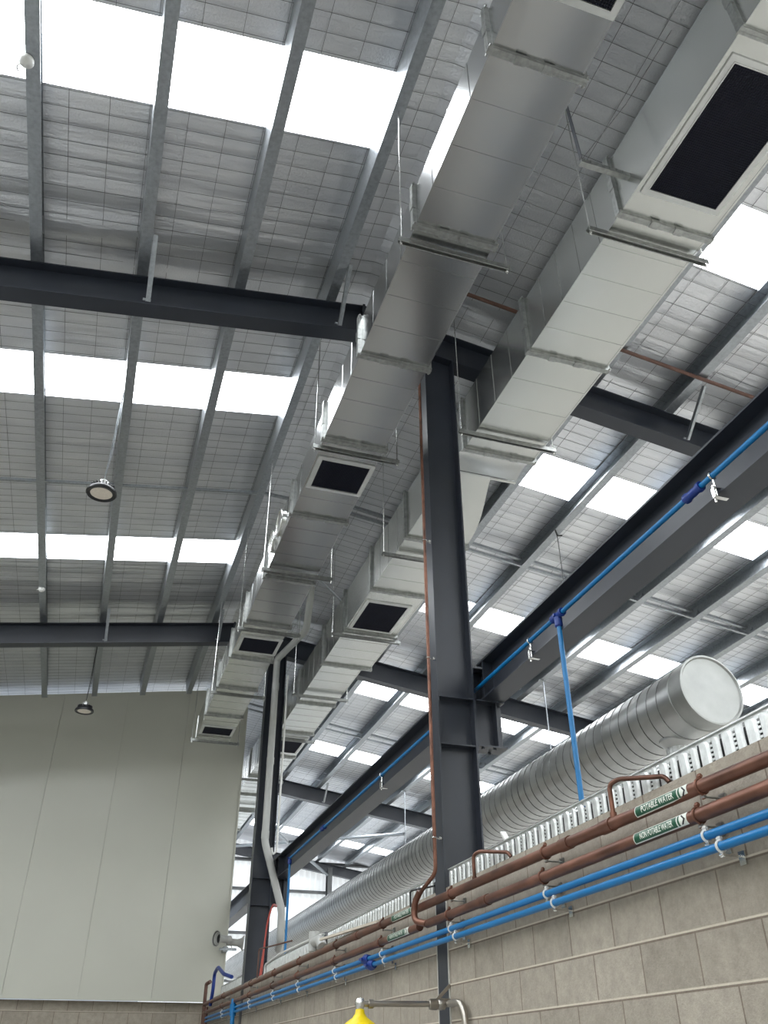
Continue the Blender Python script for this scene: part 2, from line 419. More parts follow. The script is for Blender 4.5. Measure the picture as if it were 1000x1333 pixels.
def grille(root, x0, x1, y0, y1, z, pitch=.016):
    fw = .045
    mb = MB()
    mb.box(x0 - fw, x1 + fw, y0 - fw, y0, z - .012, z); mb.box(x0 - fw, x1 + fw, y1, y1 + fw, z - .012, z)
    mb.box(x0 - fw, x0, y0, y1, z - .012, z); mb.box(x1, x1 + fw, y0, y1, z - .012, z)
    o_ = .008
    mb.box(x0 - o_, x1 + o_, y0 - o_, y0, z - .017, z - .012); mb.box(x0 - o_, x1 + o_, y1, y1 + o_, z - .017, z - .012)
    mb.box(x0 - o_, x0, y0, y1, z - .017, z - .012); mb.box(x1, x1 + o_, y0, y1, z - .017, z - .012)
    g_ = mb.build('grille', M['alu'], root)
    mb = MB(); mb.box(x0, x1, y0, y1, z - .0015, z - .0005)
    x = x0 + pitch
    while x < x1: mb.box(x - .0009, x + .0009, y0, y1, z - .011, z - .0015); x += pitch
    y = y0 + pitch
    while y < y1: mb.box(x0, x1, y - .0009, y + .0009, z - .011, z - .0015); y += pitch
    mb.build('grille_core', M['grille'], g_)

ZL, ZLT = 4.93, 5.32
ld = thing('rectangular_duct', (1.7, 8, ZL), 'narrower silver rectangular air duct on the left with four dark grilles underneath', 'air duct')
LY = [.6, 2.30, 3.58, 4.92, 6.08, 7.42, 8.85, 10.12, 11.28, 12.44, 13.7, 14.97]
xa, xb = 1.415, 1.997
GR += [(1.7, .95, 1.9), (1.7, 6.4, 6.86), (1.7, 10.58, 11.03), (1.7, 14.29, 14.66), (3.1, 1.98, 2.895), (3.1, 9.31, 10.09), (3.1, 14.8, 15.64)]
for a, b_ in zip(LY[:-1], LY[1:]): section(ld, xa, xb, ZL, ZLT, a, b_, M['sheet'] if a < 9 else M['sheet_dull'])
for y in LY[1:-1]: flange(ld, xa, xb, ZL, ZLT, y)
grille(ld, 1.475, 1.955, .95, 1.90, ZL); grille(ld, 1.478, 1.958, 6.40, 6.86, ZL); grille(ld, 1.478, 1.958, 10.58, 11.03, ZL); grille(ld, 1.478, 1.958, 14.29, 14.66, ZL)
mb = MB(); mb.box(xa - .01, xb + .01, 14.96, 14.98, ZL - .01, ZLT + .01); mb.build('end_cap', M['sheet_dull'], ld)
for y, r in ((7.98, .15), (8.40, .13)):   # round spigots on the outer side
    mb = MB(); mb.cyl((xa - .035, y, 5.14), (xa, y, 5.14), r, 28); mb.tube([(xa - .035, y + (r + .004) * math.cos(t), 5.14 + (r + .004) * math.sin(t)) for k, t in enumerate([2 * PI * q / 28 for q in range(28)])], .008, 6, closed=True)
    mb.build('spigot', M['zinc'], ld)

ZQ, ZQT = 5.05, 5.63
rd = thing('rectangular_duct', (3.15, 8, ZQ), 'wider silver rectangular air duct on the right with the huge dark grille', 'air duct')
xa, xb = 2.785, 3.505
RY = [.5, 1.80, 3.13, 4.57, 5.96]
for a, b_ in zip(RY[:-1], RY[1:]): section(rd, xa, xb, ZQ, ZQT, a, b_, M['sheet_dull'])
for y in RY[1:]: flange(rd, xa, xb, ZQ, ZQT, y)
# rounded transition, then a shoe whose outer side sweeps in and back out
mb = MB(); n = 10; prof = []
for k in range(n + 1):
    t = k / n; prof.append((5.96 + .39 * t, ZQ + .055 * math.sin(PI * t)))
mb.add([(x, y, z) for y, z in prof for x in (xa, xb)], [(2 * k, 2 * k + 1, 2 * k + 3, 2 * k + 2) for k in range(n)], True)
mb.add([(x, y, z) for y, z in prof for x in (xb,)] + [(xb, y, ZQT) for y, z in prof], [(k, k + 1, k + 2 + n, k + 1 + n) for k in range(n)])
mb.add([(xa, y, z) for y, z in prof] + [(xa, y, ZQT) for y, z in prof], [(k, k + 1, k + 2 + n, k + 1 + n) for k in range(n)])
mb.box(xa, xb, 5.97, 6.34, ZQT - .01, ZQT); mb.box(xa, xb, 6.33, 6.345, ZQ, ZQT)
mb.build('duct_transition', M['sheet'], rd)
mb = MB(); vs = []; n = 16
for k in range(n + 1):
    t = k / n; y = 6.35 + 1.33 * t; xr_ = 3.225 + .28 * math.sin(t * PI / 2) ** 1.15
    vs += [(xa, y, ZQ), (xr_, y, ZQ), (xr_, y, ZQT), (xa, y, ZQT)]
mb.add(vs, [(4 * k + i, 4 * k + (i + 1) % 4, 4 * k + 4 + (i + 1) % 4, 4 * k + 4 + i) for k in range(n) for i in range(4)] + [(0, 1, 2, 3)])
mb.box(3.225, xb, 6.34, 6.37, ZQ - .004, ZQ + .012)
mb.build('duct_shoe', M['sheet_dull'], rd)
RY2 = [7.68, 8.98, 10.22, 11.4]
for a, b_ in zip(RY2[:-1], RY2[1:]): section(rd, xa, xb, ZQ, ZQT, a, b_, M['sheet_dull'])
for y in RY2: flange(rd, xa, xb, ZQ, ZQT, y)
RY3 = [11.4, 13.05, 14.53, 15.93, 17.35, 18.75, 20.15, 22.0]
for a, b_ in zip(RY3[:-1], RY3[1:]): section(rd, xa + .015, 3.40, ZQ + .004, ZQT - .05, a, b_, M['sheet_dull'])
for y in RY3[1:]: flange(rd, xa + .015, 3.40, ZQ + .004, ZQT - .05, y)
grille(rd, 2.865, 3.395, 1.98, 2.895, ZQ); grille(rd, 2.85, 3.375, 9.31, 10.09, ZQ, .02); grille(rd, 2.88, 3.34, 14.80, 15.64, ZQ + .004, .024)

# trapeze hangers
def hanger(x0, x1, y, z, label, group, top=None):
    root = thing('duct_hanger', ((x0 + x1) / 2, y, z), label, 'duct hanger', group)
    mb = MB(); h_ = .041; z0 = z - h_ - .004
    prof = [(-.02, 0), (-.02, h_), (.02, h_), (.02, 0), (.012, 0), (.012, .004), (.017, .004), (.017, h_ - .003), (-.017, h_ - .003), (-.017, .004), (-.012, .004), (-.012, 0)]
    mb.prism(prof, (x0, y, z0), (x1, y, z0), (0, 1, 0), (0, 0, 1)); mb.build('channel', M['flange'], root)
    for x in (x0 + .02, x1 - .02):
        mb = MB(); zt = (zp(x) + .02 if top is None else top) ; mb.cyl((x, y, z0 - .03), (x, y, zc(x) - .01), .005, 6)
        mb.cyl((x, y, z0 - .012), (x, y, z0), .011, 6); mb.cyl((x, y, z), (x, y, z + .012), .011, 6)
        mb.build('threaded_rod', M['zinc'], root)
gL, gR = 'strut hangers under the left duct', 'strut hangers under the right duct'
for y, lb in ((3.70, 'strut hanger under the left duct nearest the camera, rod ends well clear of the duct'),
              (6.17, 'strut hanger under the left duct right beside its second grille'),
              (8.60, 'strut hanger under the left duct beyond the second grille, near the round spigots'),
              (10.24, 'strut hanger under the left duct just before its third grille'),
              (12.60, 'strut hanger under the left duct with a bright end, before the white wall'),
              (14.93, 'strut hanger under the end of the left duct against the white wall')):
    hanger(1.325, 2.175, y, ZL - .032, lb, gL)
for y, lb in ((3.29, 'strut hanger crossing under the right duct just past the huge grille'),
              (5.68, 'strut hanger under the right duct touching the near column line'),
              (8.03, 'strut hanger under the right duct seen left of the near column'),
              (10.28, 'strut hanger under the right duct just past its second grille'),
              (12.62, 'strut hanger under the right duct before the pale narrow stretch'),
              (14.78, 'strut hanger under the right duct at its third grille'),
              (17.45, 'strut hanger under the far right duct, seen past the downpipe column'),
              (19.7, 'farthest strut hanger under the right duct, close to the white wall edge')):
    hanger(2.605, 3.60 if y < 11 else 3.52, y, ZQ - .032, lb, gR)
# slotted bracket and strap beside the big duct
br_ = thing('slotted_bracket', (2.45, 2.94, 5.2), 'perforated angle bracket with a dark strap rising from it beside the wide duct', 'bracket')
mb = MB(); z = 5.22
mb.box(2.40, 2.785, 2.95, 2.953, z, z + .04)
for k in range(7): mb.box(2.42 + k * .05, 2.425 + k * .05, 2.94, 2.952, z + .01, z + .03)
mb.box(2.40, 2.785, 2.953, 2.99, z, z + .003); mb.build('slotted_angle', M['flange'], br_)
mb = MB(); mb.bar((2.40, 2.95, z + .03), (2.40, 3.02, zc(2.4) - .02), .03, .004, (1, 0, 0)); mb.build('strap', M['steel'], br_)
mb = MB(); mb.tube([(2.41, 2.95, z + .03), (2.72, 2.75, 5.75), (3.1, 2.5, zc(3.1) - .02)], .0025, 5); mb.build('wire', M['wire'], br_)

# ------------------------------------------------------------------ spiral duct
SX, SZ, SR = 4.21, 2.39, .262
sd = thing('spiral_duct', (SX, 12, SZ), 'big round silver spiral duct with a capped end behind the block wall', 'round duct')
mb = MB(); mb.tube([(SX, 5.12, SZ), (SX, 26.5, SZ)], SR, 56, caps=False); mb.build('duct_pipe', M['spiral'], sd)
mb = MB(); pts = []; nseg = 30; turns = int((26 - 5.25) / .137)
for k in range(turns * nseg): t = 2 * PI * k / nseg; pts.append((SX + (SR + .001) * math.cos(t), 5.25 + .137 * k / nseg, SZ + (SR + .001) * math.sin(t)))
mb.tube(pts, .0042, 4, caps=False); mb.build('spiral_seam', M['seam'], sd)
mb = MB(); mb.lathe([(SR + .002, .16), (SR + .004, .0), (SR + .010, -.004), (SR + .010, -.018), (SR - .004, -.02), (SR - .014, -.006), (SR - .05, -.004), (.0, -.010)], (SX, 5.0, SZ), (0, 1, 0), 56)
mb.lathe([(SR + .004, .145), (SR + .009, .15), (SR + .004, .158)], (SX, 5.0, SZ), (0, 1, 0), 56); mb.build('end_cap', M['cap'], sd)
mb = MB(); n = 40; vs = []
for z in (.98, SZ - SR + .06):
    for k in range(n):
        r = .095 + .005 * (k % 2); vs.append((SX + r * math.cos(2 * PI * k / n), 5.5 + r * math.sin(2 * PI * k / n), z))
mb.add(vs, [(k, (k + 1) % n, n + (k + 1) % n, n + k) for k in range(n)]); mb.build('spigot', M['tray'], sd)
mb = MB(); mb.lathe([(.10, 0), (.14, .05), (.14, .08)], (SX, 5.5, SZ - SR - .03), (0, 0, 1), 30); mb.build('saddle', M['spiral'], sd)
for x, y, lb in ((7.0, 12.46, 'pale cord hanging from a purlin beyond the charcoal beam, right of the near column'), (7.0, 19.8, 'pale cord hanging far along beyond the beam, left of the near column')):
    mb = MB(); mb.cyl((x, y, zp(x) - 2.6), (x, y, zp(x)), .011, 8); mb.box(x - .09, x + .03, y - .02, y + .02, zp(x) - .012, zp(x))
    mb.build('suspension_wire', M['galv'], None, lb, 'cord', 'cords beyond the beam')

# ------------------------------------------------------------------ shell
mb = MB()
for a, b_ in ((-3, 5.805), (5.995, 13.455), (13.645, 17.25)): mb.box(2.34, 2.53, a, b_, -H, 1.052)
mb.box(2.42, 2.53, 5.805, 5.80501, -H, 1.0)
struct(mb.build('wall_right', M['block']))
mb = MB(); mb.box(-9, 2.53, 17.25, 17.44, -H, 1.03); struct(mb.build('wall_back', M['block']))
mb = MB()
x = 2.60
while x > -9:
    x0 = max(-9, x - 1.196); pts = [(x0, 1.04), (x, 1.04), (x, zp(x) + .14), (x0, zp(x0) + .14)]
    if x0 < XR < x: pts = [(x0, 1.04), (x, 1.04), (x, zp(x) + .14), (XR, ZR + .14), (x0, zp(x0) + .14)]
    n = len(pts); mb.add([(a, 17.1, b_) for a, b_ in pts] + [(a, 17.25, b_) for a, b_ in pts], [tuple(range(n)), tuple(range(n, 2 * n))[::-1]] + [(i, (i + 1) % n, (i + 1) % n + n, i + n) for i in range(n)]); x -= 1.2
mb.add([(a, 17.2, b_) for a, b_ in ((-9, 1.04), (2.6, 1.04), (2.6, zp(2.6) + .14), (XR, ZR + .14), (-9, zp(-9) + .14))], [(0, 1, 2, 3, 4)])
struct(mb.build('wall_back', M['panel']))
mb = MB(); mb.box(-9, 2.6, 17.085, 17.1, 1.035, 1.075); mb.box(2.585, 2.61, 17.08, 17.26, 1.04, zp(2.6)); struct(mb.build('trim_1', M['panel']))
# small dark shadow gap where the wall meets the roof is left open to the purlins above
mb = MB(); mb.box(-9, XRR, Y0, 29, -H - .1, -H); struct(mb.build('floor', M['concrete']))
mb = MB(); mb.box(2.53, XRR, -9, 28.8, .78, .93); struct(mb.build('floor', M['slab']))  # unseen slab behind the block wall, added to reflect light up to the beams
mb = MB(); mb.box(-9.1, -9, Y0, 17.3, -H, zc(-9) + .1); struct(mb.build('wall_left', M['panel']))
mb = MB(); mb.box(XRR, XRR + .1, Y0, 29, -H, zc(XRR) + .1); struct(mb.build('wall_right', M['panel']))
mb = MB(); mb.box(-9, XRR, Y0 - .1, Y0, -H, ZR + .2); struct(mb.build('wall_front', M['panel']))
# corrugated translucent cladding on the far gable and behind the camera
def cladding(y, xa_, xb_, z0, name):
    mb = MB(); x = xa_; P = []
    while x < xb_: P += [(x, 0), (x + .10, 0), (x + .12, .028), (x + .17, .028), (x + .19, 0)]; x += .19
    vs = [(a, y + b_, z0) for a, b_ in P] + [(a, y + b_, zc(a) + .05) for a, b_ in P]; n = len(P)
    mb.add(vs, [(k, k + 1, n + k + 1, n + k) for k in range(n - 1)]); return struct(mb.build(name, M['clad']))
cladding(28.9, 2.0, XRR, .93, 'window_30')
girts = [(4.85, 'lower'), (5.72, 'upper'), (3.6, 'third'), (2.3, 'bottom')]
for z, w_ in girts:
    mb = MB(); mb.box(2.2, XRR, 28.66, 28.86, z - .035, z + .035)
    mb.build('wall_girt', M['girt'], None, 'horizontal girt across the bright far cladding, ' + {4.85: 'second from the top', 5.72: 'topmost of all', 3.6: 'third from the top', 2.3: 'lowest of all'}[z], 'girt', 'girts on the far cladding')
for x in (7.45, 11.9):
    mb = MB(); mb.prism(ibeam_prof(.15, .25, .012, .009), (x - .0, 28.4, .93), (x, 28.4, zp(x) - .1), (1, 0, 0), (0, 1, 0))
    mb.build('gable_column', M['girt'], None, 'slim grey gable column in front of the bright far cladding' + ('' if x < 8 else ', farther right behind the spiral duct'), 'column')
mb = MB(); mb.prism(ibeam_prof(.17, .3, .013, .009), (2.3, 28.5, zp(2.3) - .3), (XRR, 28.5, zp(XRR) - .3), (0, 1, 0), (0, 0, 1))
mb.build('roof_rafter', M['steel'], None, 'charcoal rafter at the very end, against the bright cladding', 'rafter', 'charcoal steel roof rafters')
for a, b_, lb in (((3.1, 21.6, 5.75), (7.3, 28.2, 5.3), 'long diagonal bracing tube under the roof at the far end, leaning right'),
                  ((7.6, 21.6, 5.15), (3.3, 28.2, 5.85), 'long diagonal bracing tube under the roof at the far end, leaning left'),
                  ((8.2, 21.6, 5.05), (12, 28.2, 4.6), 'diagonal bracing tube above the spiral duct in the far bay')):
    mb = MB(); mb.cyl(a, b_, .045, 12); mb.build('brace_tube', M['galv'], None, lb, 'brace', 'roof bracing tubes')

# sealant strips each side of the near column and lower column
for i, y in enumerate((5.80, 5.995)):
    mb = MB(); mb.box(2.332, 2.345, y - .004, y + .006, -H, 1.02); struct(mb.build('trim_%d' % (2 + i), M['sealant']))

# ------------------------------------------------------------------ perforated tray standing along the wall top
def tray(ya, yb, label, pitch=.147, dense=True):
    root = thing('cable_tray', (2.36, (ya + yb) / 2, 1.03), label, 'cable tray', 'perforated zinc trays on the wall top')
    zb, zt = 1.052, 1.168; xf = 2.358
    n = round((yb - ya) / pitch); p = (yb - ya) / n
    mb = MB(); dk = MB()
    mb.box(xf, xf + .002, ya, yb, zb, zb + .005); mb.box(xf - .010, xf + .012, ya, yb, zt - .006, zt)
    def rib(yc, w):   # round-headed pressed rib
        r = w / 2; pr = [(yc - r, zb), (yc + r, zb)] + [(yc + r * math.cos(t), zt - .012 - r + r * math.sin(t)) for t in [PI * q / 8 for q in range(9)]]
        n_ = len(pr); q = [(yc + (a - yc) * .62, b_ - .3 * (b_ - zb > .05) * r) for a, b_ in pr]
        vs = [(xf, a, b_) for a, b_ in pr] + [(xf - .008, a, b_) for a, b_ in q]
        mb.add(vs, [(k, (k + 1) % n_, n_ + (k + 1) % n_, n_ + k) for k in range(n_)] + [tuple(range(n_, 2 * n_))])
    for k in range(n):
        y = ya + k * p; u = p / 16
        for a, b_ in ((0, 7.4), (9.2, 16)): 
            if a == 0: mb.box(xf, xf + .002, y + 2.2 * u, y + b_ * u, zb, zt)
            else: mb.box(xf, xf + .002, y + a * u, y + b_ * u, zb, zt)
        mb.box(xf, xf + .002, y + .0 * u, y + .5 * u, zb, zt)
        rib(y + 4.8 * u, 3.6 * u); rib(y + 12.4 * u, 5.2 * u)
        mb.box(xf, xf + .002, y + .5 * u, y + 2.2 * u, zt - .016, zt); mb.box(xf, xf + .002, y + 7.4 * u, y + 9.2 * u, zt - .022, zt)
        for q in range(5):
            z = zb + .016 + q * .0185; mb.box(xf - .003, xf + .002, y + 7.4 * u, y + 9.2 * u, z - .0045, z + .0045)
    mb.build('perforated_side', M['tray'], root)
    dk.box(xf + .05, xf + .056, ya, yb, zb, zt - .012); dk.build('slot_shade_sheet', M['black'], root)  # black sheet stands in for the shade behind the open slots
tray(1.6, 5.78, 'perforated zinc tray standing on the wall top between the near column and the frame edge')
tray(6.08, 9.0, 'perforated zinc tray on the wall top, starting just past the near column')
tray(9.15, 12.0, 'perforated zinc tray on the wall top, farther along near the downpipe elbow')
tray(13.75, 15.6, 'short perforated zinc tray piece on the wall top past the farther column')

# ------------------------------------------------------------------ pipes on the wall
PX = 2.245
def mk_pipe(name, z, r, ya, yb, mat, label, cat, group=None, x=PX):
    root = thing(name, (x, (ya + yb) / 2, z(3) if callable(z) else z), label, cat, group)
    mb = MB(); mb.tube([(x, ya + (yb - ya) * k / 24, z(ya + (yb - ya) * k / 24) if callable(z) else z) for k in range(25)], r, 20); mb.build('tube', mat, root); return root
ZC1, ZC2, ZB1, ZB2 = .945, .842, .760, .708
def cu(y): return .925 + .043 * (1 - math.exp(-max(0, y - 1.8) / 2.2))    # the upper pipe falls slightly towards the near end
c1 = mk_pipe('copper_pipe', cu, .027, .9, 16.6, M['copper'], 'upper brown copper water pipe running the whole length of the block wall', 'pipe')
c2 = mk_pipe('copper_pipe', ZC2, .027, .9, 5.93, M['copper'], 'lower brown copper pipe on the wall, right of the near column', 'pipe')
c3 = mk_pipe('copper_pipe', ZC2, .027, 6.08, 16.6, M['copper'], 'lower brown copper pipe on the wall, from the near column to the far corner', 'pipe')
b1 = mk_pipe('blue_pipe', ZB1, .0165, .9, 16.4, M['blue'], 'upper of the two long blue pipes on the block wall', 'pipe')
b2 = mk_pipe('blue_pipe', ZB2, .0165, .9, 16.4, M['blue'], 'lower of the two long blue pipes on the block wall', 'pipe')
def sleeve(root, y, z, r, l=.09):
    mb = MB(); mb.cyl((PX, y - l / 2, z), (PX, y + l / 2, z), r, 20); mb.build('coupling', M['copper'], root)
for y in (3.55, 3.95, 7.6): sleeve(c1, y, cu(y), .0315)
for y in (4.95, 5.0): sleeve(c2, y, ZC2, .0315, .07)
for y in (7.0, 8.3): sleeve(c3, y, ZC2, .0315, .07)
# U-shaped copper offtakes over the wall top
for i, (y, lb) in enumerate(((3.49, 'inverted U copper branch rising from the upper pipe before the tray, nearest the round cap'),
                       (5.10, 'inverted U copper branch rising from the upper pipe just right of the near column'))):
    mb = MB(); mb.tube(bend([(PX, y, ZC1), (PX, y, 1.12), (PX + .02, y - .05, 1.135), (2.335, y - .30, 1.085), (2.345, y - .32, 1.055)], .025), .011, 12)
    mb.tube([(PX, y, ZC1 + .02), (PX, y, ZC1 + .05)], .016, 12); mb.build('copper_branch', M['copper'], None, lb, 'pipe', 'small copper branches')
mb = MB(); mb.tube(bend([(PX, 6.26, ZC1), (PX, 6.26, 1.10), (2.34, 6.02, 1.10)], .02), .007, 10)
mb.build('copper_branch', M['black'], None, 'small dark branch pipe rising just left of the near column', 'pipe', 'small copper branches')
mb = MB(); mb.tube(bend([(PX, 12.0, ZC1), (PX, 12.0, 1.32), (2.42, 10.9, 1.30)], .03), .010, 10)
mb.build('copper_branch', M['brown'], None, 'thin brown branch pipe near the foot of the farther column', 'pipe', 'small copper branches')
# riser on the near column
cr = thing('copper_riser', (2.25, 5.79, .85), 'slim red brown copper riser climbing the near charcoal column', 'pipe')
mb = MB(); mb.tube(bend([(2.262, 5.79, 5.9), (2.262, 5.79, 1.14), (2.22, 5.97, 1.05), (2.19, 6.03, .98), (2.19, 6.03, .88), (PX, 5.93, ZC2)], .05), .0135, 12, rad=None)
mb.build('tube', M['copper'], cr)
mb = MB(); mb.tube(bend([(2.215, 5.98, 1.05), (2.19, 6.035, .98), (2.19, 6.035, .87), (PX - .01, 5.92, ZC2)], .05), .022, 14); mb.build('elbow', M['copper'], cr)
for z in (3.8, 2.72, 1.37):
    mb = MB(); mb.tube([(2.262 + .018 * math.cos(t), 5.79 + .018 * math.sin(t), z) for t in [2 * PI * q / 14 for q in range(14)]], .004, 5, closed=True)
    mb.cyl((2.28, 5.80, z), (2.335, 5.82, z), .005, 6); mb.cyl((2.30, 5.79, z), (2.312, 5.79, z), .012, 8); mb.build('clip', M['zinc'], cr)

# pipe clips: each one a bracket arm from the wall, with a ring round the pipe
def clip(y, z, r, ringmat, label, group, arm=True):
    root = thing('pipe_clip', (PX, y, z), label, 'pipe clip', group)
    mb = MB(); mb.tube([(PX + (r + .003) * math.cos(t), y, z + (r + .003) * math.sin(t)) for t in [2 * PI * q / 20 for q in range(20)]], .0055, 6, closed=True)
    mb.box(PX - .004, PX + .004, y - .008, y + .008, z + r, z + r + .022); mb.box(PX - .004, PX + .004, y - .008, y + .008, z - r - .022, z - r)
    mb.cyl((PX, y - .012, z + r + .012), (PX, y + .012, z + r + .012), .007, 6)
    mb.build('ring', ringmat, root)
    mb = MB(); mb.cyl((PX, y, z - r - .014), (2.335, y, z - r - .014), .0045, 6); mb.box(2.330, 2.339, y - .018, y + .018, z - r - .045, z - r + .005)
    mb.cyl((PX, y - .012, z - r - .014), (PX, y + .012, z - r - .014), .007, 6)
    mb.build('arm', M['zinc'] if ringmat is not M['copper'] else M['flange'], root)
PL = {2.84: 'beside the green water labels', 4.17: 'midway from labels to near column', 5.48: 'just right of the near column',
      6.9: 'just left of the near column', 8.27: 'second left of the near column', 9.7: 'third left of the near column', 10.95: 'before the far column', 12.4: 'below the far column', 14.6: 'close to the far corner'}
for y, where in PL.items():
    clip(y, cu(y), .027, M['copper'], 'saddle clip on the upper copper pipe, ' + where, 'clips on the copper pipes')
    clip(y + .05, ZC2, .027, M['copper'], 'saddle clip on the lower copper pipe, ' + where, 'clips on the copper pipes')
    clip(y + .03, ZB1, .0165, M['white'], 'white clip with bolts on the upper blue pipe, ' + where, 'white clips on the blue pipes')
    clip(y - .04, ZB2, .0165, M['white'], 'white clip with bolts on the lower blue pipe, ' + where, 'white clips on the blue pipes')
for y, z, lb in ((7.33, ZB1, 'dark blue valve on the upper blue wall pipe left of the column'), (7.20, ZB2, 'dark blue valve on the lower blue wall pipe left of the column')):
    root = thing('ball_valve', (PX, y, z), lb, 'valve', 'dark blue valves'); mb = MB()
    mb.lathe([(.018, -.08), (.026, -.08), (.026, -.04), (.036, -.02), (.038, 0), (.036, .02), (.026, .04), (.026, .08), (.018, .08)], (PX, y, z), (0, 1, 0), 20)
    mb.build('body', M['blue_dark'], root); mb = MB(); mb.cyl((PX, y, z), (PX - .045, y, z), .012, 12); mb.box(PX - .055, PX - .045, y - .04, y + .03, z - .008, z + .008); mb.build('handle', M['blue_dark'], root)
# blue drop and stubs in the far corner
mb = MB(); mb.tube(bend([(PX - .02, 13.55, .86), (PX - .02, 13.5, .60), (PX - .02, 13.5, -H + .2)], .03), .03, 14); mb.cyl((PX - .02, 13.52, .66), (PX - .02, 13.52, .80), .045, 14)
mb.build('blue_drop_pipe', M['blue'], None, 'thick blue pipe dropping down the block wall below the farther column', 'pipe')
mb = MB()
mb.tube(bend([(PX, 16.6, .60), (PX, 16.6, 1.27), (PX + .05, 16.5, 1.3)], .02), .03, 12); mb.tube([(PX, 16.3, .5), (PX, 16.3, .92)], .03, 12)
mb.build('stub_pipe', M['brown'], None, 'dark brown upright pipe stubs at the far corner below the white wall', 'pipe')
mb = MB(); mb.tube(bend([(PX, 15.9, .92), (PX, 15.75, 1.12), (PX, 15.75, 1.36), (PX, 15.4, 1.42), (PX + .02, 14.9, 1.28), (PX + .1, 14.6, 1.22)], .09), .028, 12)
mb.build('blue_hose', M['blue_dark'], None, 'dark blue hose looping over the wall top near the far corner', 'hose')
for i, (dy, lb) in enumerate(((0, 'red cable arching down the far column on the left'), (.12, 'red cable arching down the far column on the right'))):
    mb = MB(); mb.tube(bend([(2.62 + .02 * i, 12.9 + dy, 1.98), (2.50, 12.6, 1.95), (2.42 + .03 * i, 12.5 + dy, 1.7), (2.36, 12.35 + dy, 1.0)], .2), .011, 8)
    mb.build('red_cable', M['red'], None, lb, 'cable')

# water labels wrapped on the copper pipes
def text_mesh(s, size, f, mat, name, parent):
    cu = bpy.data.curves.new('t', 'FONT'); cu.body = s; cu.size = size; cu.align_x = 'LEFT'; cu.align_y = 'CENTER'; cu.resolution_u = 3; cu.offset = size * .02
    to = bpy.data.objects.new('t', cu); C.objects.link(to); dg = bpy.context.evaluated_depsgraph_get(); me = to.evaluated_get(dg).to_mesh()
    bm = bmesh.new(); bm.from_mesh(me); bmesh.ops.triangulate(bm, faces=bm.faces)
    for _ in range(5):
        es = [e for e in bm.edges if e.calc_length() > .0045]
        if not es: break
        bmesh.ops.subdivide_edges(bm, edges=es, cuts=1); bmesh.ops.triangulate(bm, faces=bm.faces)
    vs = [v.co.copy() for v in bm.verts]; fs = [tuple(v.index for v in f_.verts) for f_ in bm.faces]; bm.free(); to.evaluated_get(dg).to_mesh_clear()
    bpy.data.objects.remove(to); mb = MB(); mb.add([f(v.x, v.y) for v in vs], fs)
    mb.build(name, mat, parent); return max(v.x for v in vs)
def water_label(y_left, y_right, z, r, txt, label, tilt=.05):
    root = thing('water_label', (PX, (y_left + y_right) / 2, z), label, 'label', 'green pipe labels')
    th0 = PI + tilt    # facing the hall (-x)
    def f(rr): return lambda u, v: (PX + rr * math.cos(th0 - v / rr), y_left - u, z + rr * math.sin(th0 - v / rr))
    Lh = y_left - y_right
    def patch(u0, u1, v0, v1, rr, mat, name, par):
        mb = MB(); n = 10; g_ = f(rr); vs = [g_(u, v0 + (v1 - v0) * k / n) for u in (u0, u1) for k in range(n + 1)]
        mb.add(vs, [(k, k + 1, n + 2 + k, n + 1 + k) for k in range(n)], True); return mb.build(name, mat, par)
    hgt = .026
    patch(0, Lh, -hgt, hgt, r + .0010, M['label'], 'backing', root)
    patch(.006, Lh * .82, -hgt + .005, hgt - .005, r + .0016, M['green'], 'colour_band', root)
    patch(Lh * .84, Lh * .84 + .012, -hgt + .005, hgt - .005, r + .0016, M['green'], 'colour_band', root)
    g_ = f(r + .0022); size = .036
    ln = len(txt) * size * .62
    cu_len = Lh * .74; k = [1]
    w0 = text_mesh_width(txt, size); sx = (Lh * .62) / w0
    text_mesh(txt, size, lambda u, v: g_(Lh * .13 + u * sx, v), M['label'], 'lettering', root)
    # chevron pointing along the flow
    mb = MB(); u0 = Lh * .88 + .006; cw = .022
    for sg in (1, -1):
        for q in range(6):
            a, b_ = q / 6, (q + 1) / 6; va, vb = sg * .019 * (1 - a), sg * .019 * (1 - b_)
            mb.add([g_(u0 + cw * a, va), g_(u0 + .011 + cw * a, va), g_(u0 + .011 + cw * b_, vb), g_(u0 + cw * b_, vb)], [(0, 1, 2, 3)])
    mb.build('arrow', M['black'], root)
def text_mesh_width(s, size):
    cu = bpy.data.curves.new('t', 'FONT'); cu.body = s; cu.size = size; to = bpy.data.objects.new('t', cu); C.objects.link(to)
    bpy.context.view_layer.update(); w = to.dimensions.x; bpy.data.objects.remove(to); return max(w, .01)
water_label(3.28, 2.90, cu(3.1), .027, 'POTABLE WATER', 'green and white POTABLE WATER label on the upper copper pipe beneath the tray')
water_label(3.32, 2.935, ZC2, .027, 'NON POTABLE WATER', 'green and white NON POTABLE WATER label on the lower copper pipe')
water_label(6.62, 6.10, cu(6.3), .027, 'POTABLE WATER', 'small far green label on the upper copper pipe left of the near column')
water_label(6.72, 6.25, ZC2, .027, 'NON POTABLE WATER', 'small far green label on the lower copper pipe left of the near column')

